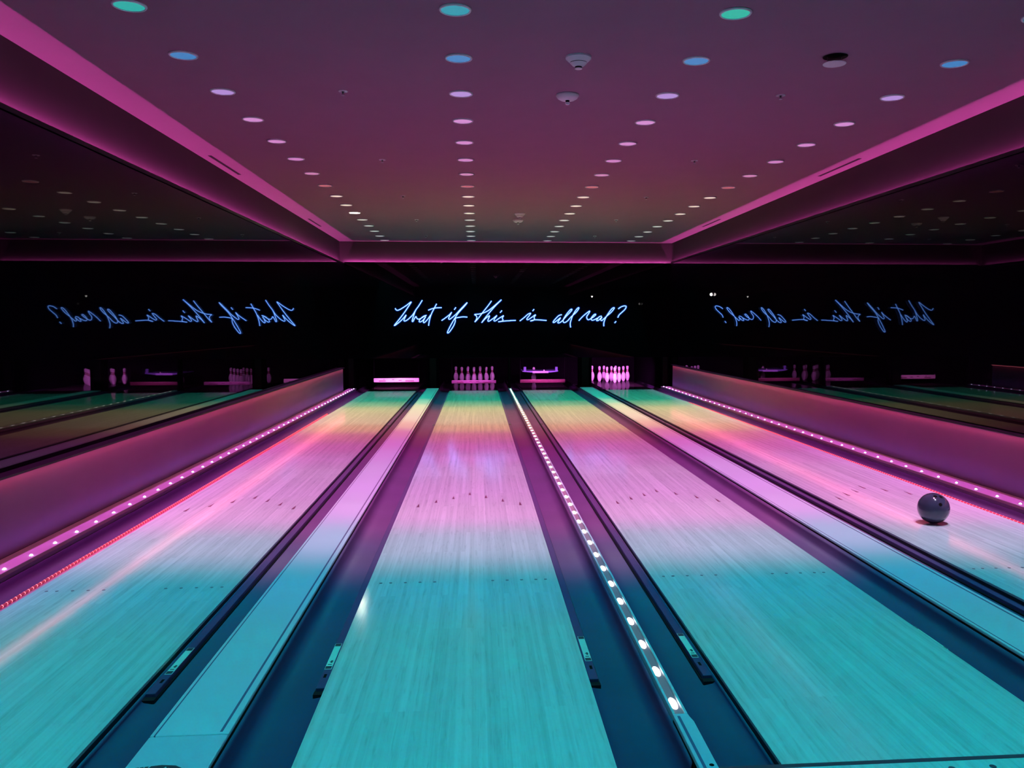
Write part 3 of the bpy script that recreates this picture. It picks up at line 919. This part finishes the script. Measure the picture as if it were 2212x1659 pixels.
# ------------------------------------------------------------------ other things on the ceiling
def smoke(x, y, kind, label):
    t = thing('smoke_detector', label, 'smoke detector', (x, y, ZC), 'smoke detectors')
    if kind == 0:
        pr = [(0, 0), (0.088, 0), (0.088, -0.012), (0.070, -0.030), (0.060, -0.038)]
        bm = bmesh.new(); bm_lathe(bm, pr + [(0.0, -0.038)], 32); obj('base', bm, M_white, t, smooth=False)
        bm = bmesh.new(); bm_lathe(bm, [(0.057, -0.038), (0.057, -0.042), (0, -0.042)], 32); obj('gap_ring', bm, M_hole, t)
        bm = bmesh.new(); bm_lathe(bm, [(0, -0.042), (0.058, -0.042), (0.040, -0.060), (0.028, -0.066), (0, -0.066)], 32); obj('cover', bm, M_white, t)
        bm = bmesh.new(); bm_lathe(bm, [(0.024, -0.066), (0.024, -0.076), (0, -0.076)], 24); obj('sensor_gap', bm, M_hole, t)
        bm = bmesh.new(); bm_lathe(bm, [(0, -0.076), (0.026, -0.076), (0.026, -0.081), (0, -0.083)], 24); obj('sensor_cap', bm, M_white, t)
    else:
        bm = bmesh.new(); bm_lathe(bm, [(0, 0), (0.090, 0), (0.092, -0.010), (0.078, -0.030), (0.055, -0.043), (0, -0.046)], 32); obj('base', bm, M_white, t, smooth=True)
        bm = bmesh.new(); bm_lathe(bm, [(0.017, -0.044), (0.014, -0.062), (0, -0.062)], 20); obj('neck', bm, M_hole, t)
        bm = bmesh.new(); bm_lathe(bm, [(0, -0.058), (0.018, -0.060), (0.021, -0.068), (0.014, -0.078), (0, -0.080)], 20); obj('sensor_cap', bm, M_white, t, smooth=True)
smoke(0.700, 3.31, 0, 'stepped cone smoke detector nearest the camera, right of the second downlight column')
smoke(0.726, 4.26, 1, 'domed smoke detector with round sensor, just beyond the nearest stepped cone one')
smoke(0.708, 11.43, 0, 'small stepped cone smoke detector far down the ceiling near the back wall')
smoke(0.719, 12.29, 1, 'small domed smoke detector farthest down the ceiling near the back wall')
SN = ['nearest', 'second nearest', 'third nearest', 'fourth nearest', 'farthest']
for side, xs, ys in (('left', -1.03, (4.285, 7.033, 9.65, 12.36, 15.03)), ('right', 2.42, (4.158, 6.847, 9.55, 12.17, 14.86))):
    for k, y in enumerate(ys):
        t = thing('sprinkler_head', '%s of the small sprinkler heads in the %s half of the ceiling' % (SN[k], side), 'sprinkler', (xs, y, ZC), 'ceiling sprinkler heads')
        bm = bmesh.new(); bm_lathe(bm, [(0.018, -0.003), (0.026, -0.007), (0.037, -0.004), (0.038, 0), (0.018, 0), (0.018, -0.003)], 24); obj('escutcheon', bm, M_white, t)
        bm = bmesh.new(); bm_lathe(bm, [(0, 0), (0.007, 0), (0.007, -0.020), (0, -0.020)], 12); obj('body', bm, M_alu, t)
        bm = bmesh.new()
        for s in (-1, 1):
            bm_box(bm, s * 0.008 - 0.002, s * 0.008 + 0.002, -0.002, 0.002, -0.030, -0.004)
        obj('frame_arm', bm, M_chrome, t)
        bm = bmesh.new(); bm_lathe(bm, [(0, -0.030), (0.014, -0.030), (0.014, -0.0325), (0, -0.033)], 16); obj('deflector', bm, M_white, t)
t = thing('ceiling_speaker', 'pale round plate hanging below a black hole between the two right downlight columns', 'ceiling speaker', (2.44, 3.18, ZC))
bm = bmesh.new(); bm_lathe(bm, [(0, -0.001), (0.082, -0.001), (0.082, -0.0025), (0, -0.0025)], 32); o = obj('hole', bm, M_hole, t); o.location = (0.005, 0, 0)
bm = bmesh.new(); bm_lathe(bm, [(0, -0.046), (0.076, -0.046), (0.077, -0.049), (0.074, -0.052), (0, -0.052)], 32); obj('plate', bm, M_white, t)
for s in (-1, 1):
    box('hanger_wire', s * 0.05 - 0.001, s * 0.05 + 0.001, -0.001, 0.001, -0.046, -0.002, M_alu, t)
for x, ya, yb, lab in ((-2.850, 6.93, 8.08, 'black slot air diffuser in the pink ceiling band, nearer of the two on the left'),
                       (-2.862, 12.36, 13.48, 'black slot air diffuser in the pink ceiling band, farther of the two on the left'),
                       (4.204, 6.60, 7.71, 'black slot air diffuser in the pink ceiling band, nearer of the two on the right'),
                       (4.198, 11.96, 13.10, 'black slot air diffuser in the pink ceiling band, farther of the two on the right')):
    t = thing('slot_diffuser', lab, 'air diffuser', (x, (ya + yb) / 2, ZC), 'ceiling slot diffusers')
    L = (yb - ya) / 2
    box('slot', -0.012, 0.012, -L, L, -0.0025, 0.0, M_hole, t)
    bm = bmesh.new()
    for s in (-1, 1):
        bm_box(bm, s * 0.015 - 0.003, s * 0.015 + 0.003, -L - 0.004, L + 0.004, -0.003, 0.0)
    obj('slot_frame', bm, M_fascia, t)

# small glowing bits added for the white glints in the dark glass
def wall_glint(loc, axis, label, s):
    t = thing('glint_spot', label, 'lamp', loc)
    e = em('glint_white', (1.0, 0.95, 0.9), 2.5)
    if axis == 'y':
        box('bracket', -0.02, 0.02, -0.012, 0.0, -0.012, 0.012, M_alu, t)
        bm = bmesh.new()
        v = [bm.verts.new(p) for p in ((-s, -0.018, s * 0.8), (s, -0.018, s * 0.8), (0.0, -0.018, -s), (-s, -0.012, s * 0.8), (s, -0.012, s * 0.8), (0.0, -0.012, -s))]
        for f in ((0, 1, 2), (5, 4, 3), (0, 3, 4, 1), (1, 4, 5, 2), (2, 5, 3, 0)):
            bm.faces.new([v[i] for i in f])
        obj('lens', bm, e, t)
    else:
        box('bracket', -0.02, 0.0, -0.02, 0.02, -0.015, 0.045, M_alu, t)
        bm = bmesh.new(); bmesh.ops.create_icosphere(bm, subdivisions=2, radius=s)
        o = obj('lens', bm, e, t, smooth=True); o.location = (-0.03, 0, 0)
wall_glint((2.545, 16.2, 2.045), 'y', 'tiny added white glint on the back wall above the end of the neon script', 0.022)
wall_glint((XR, 12.75, 1.975), 'x', 'small added white glint on the right dark glass wall near the back corner', 0.028)
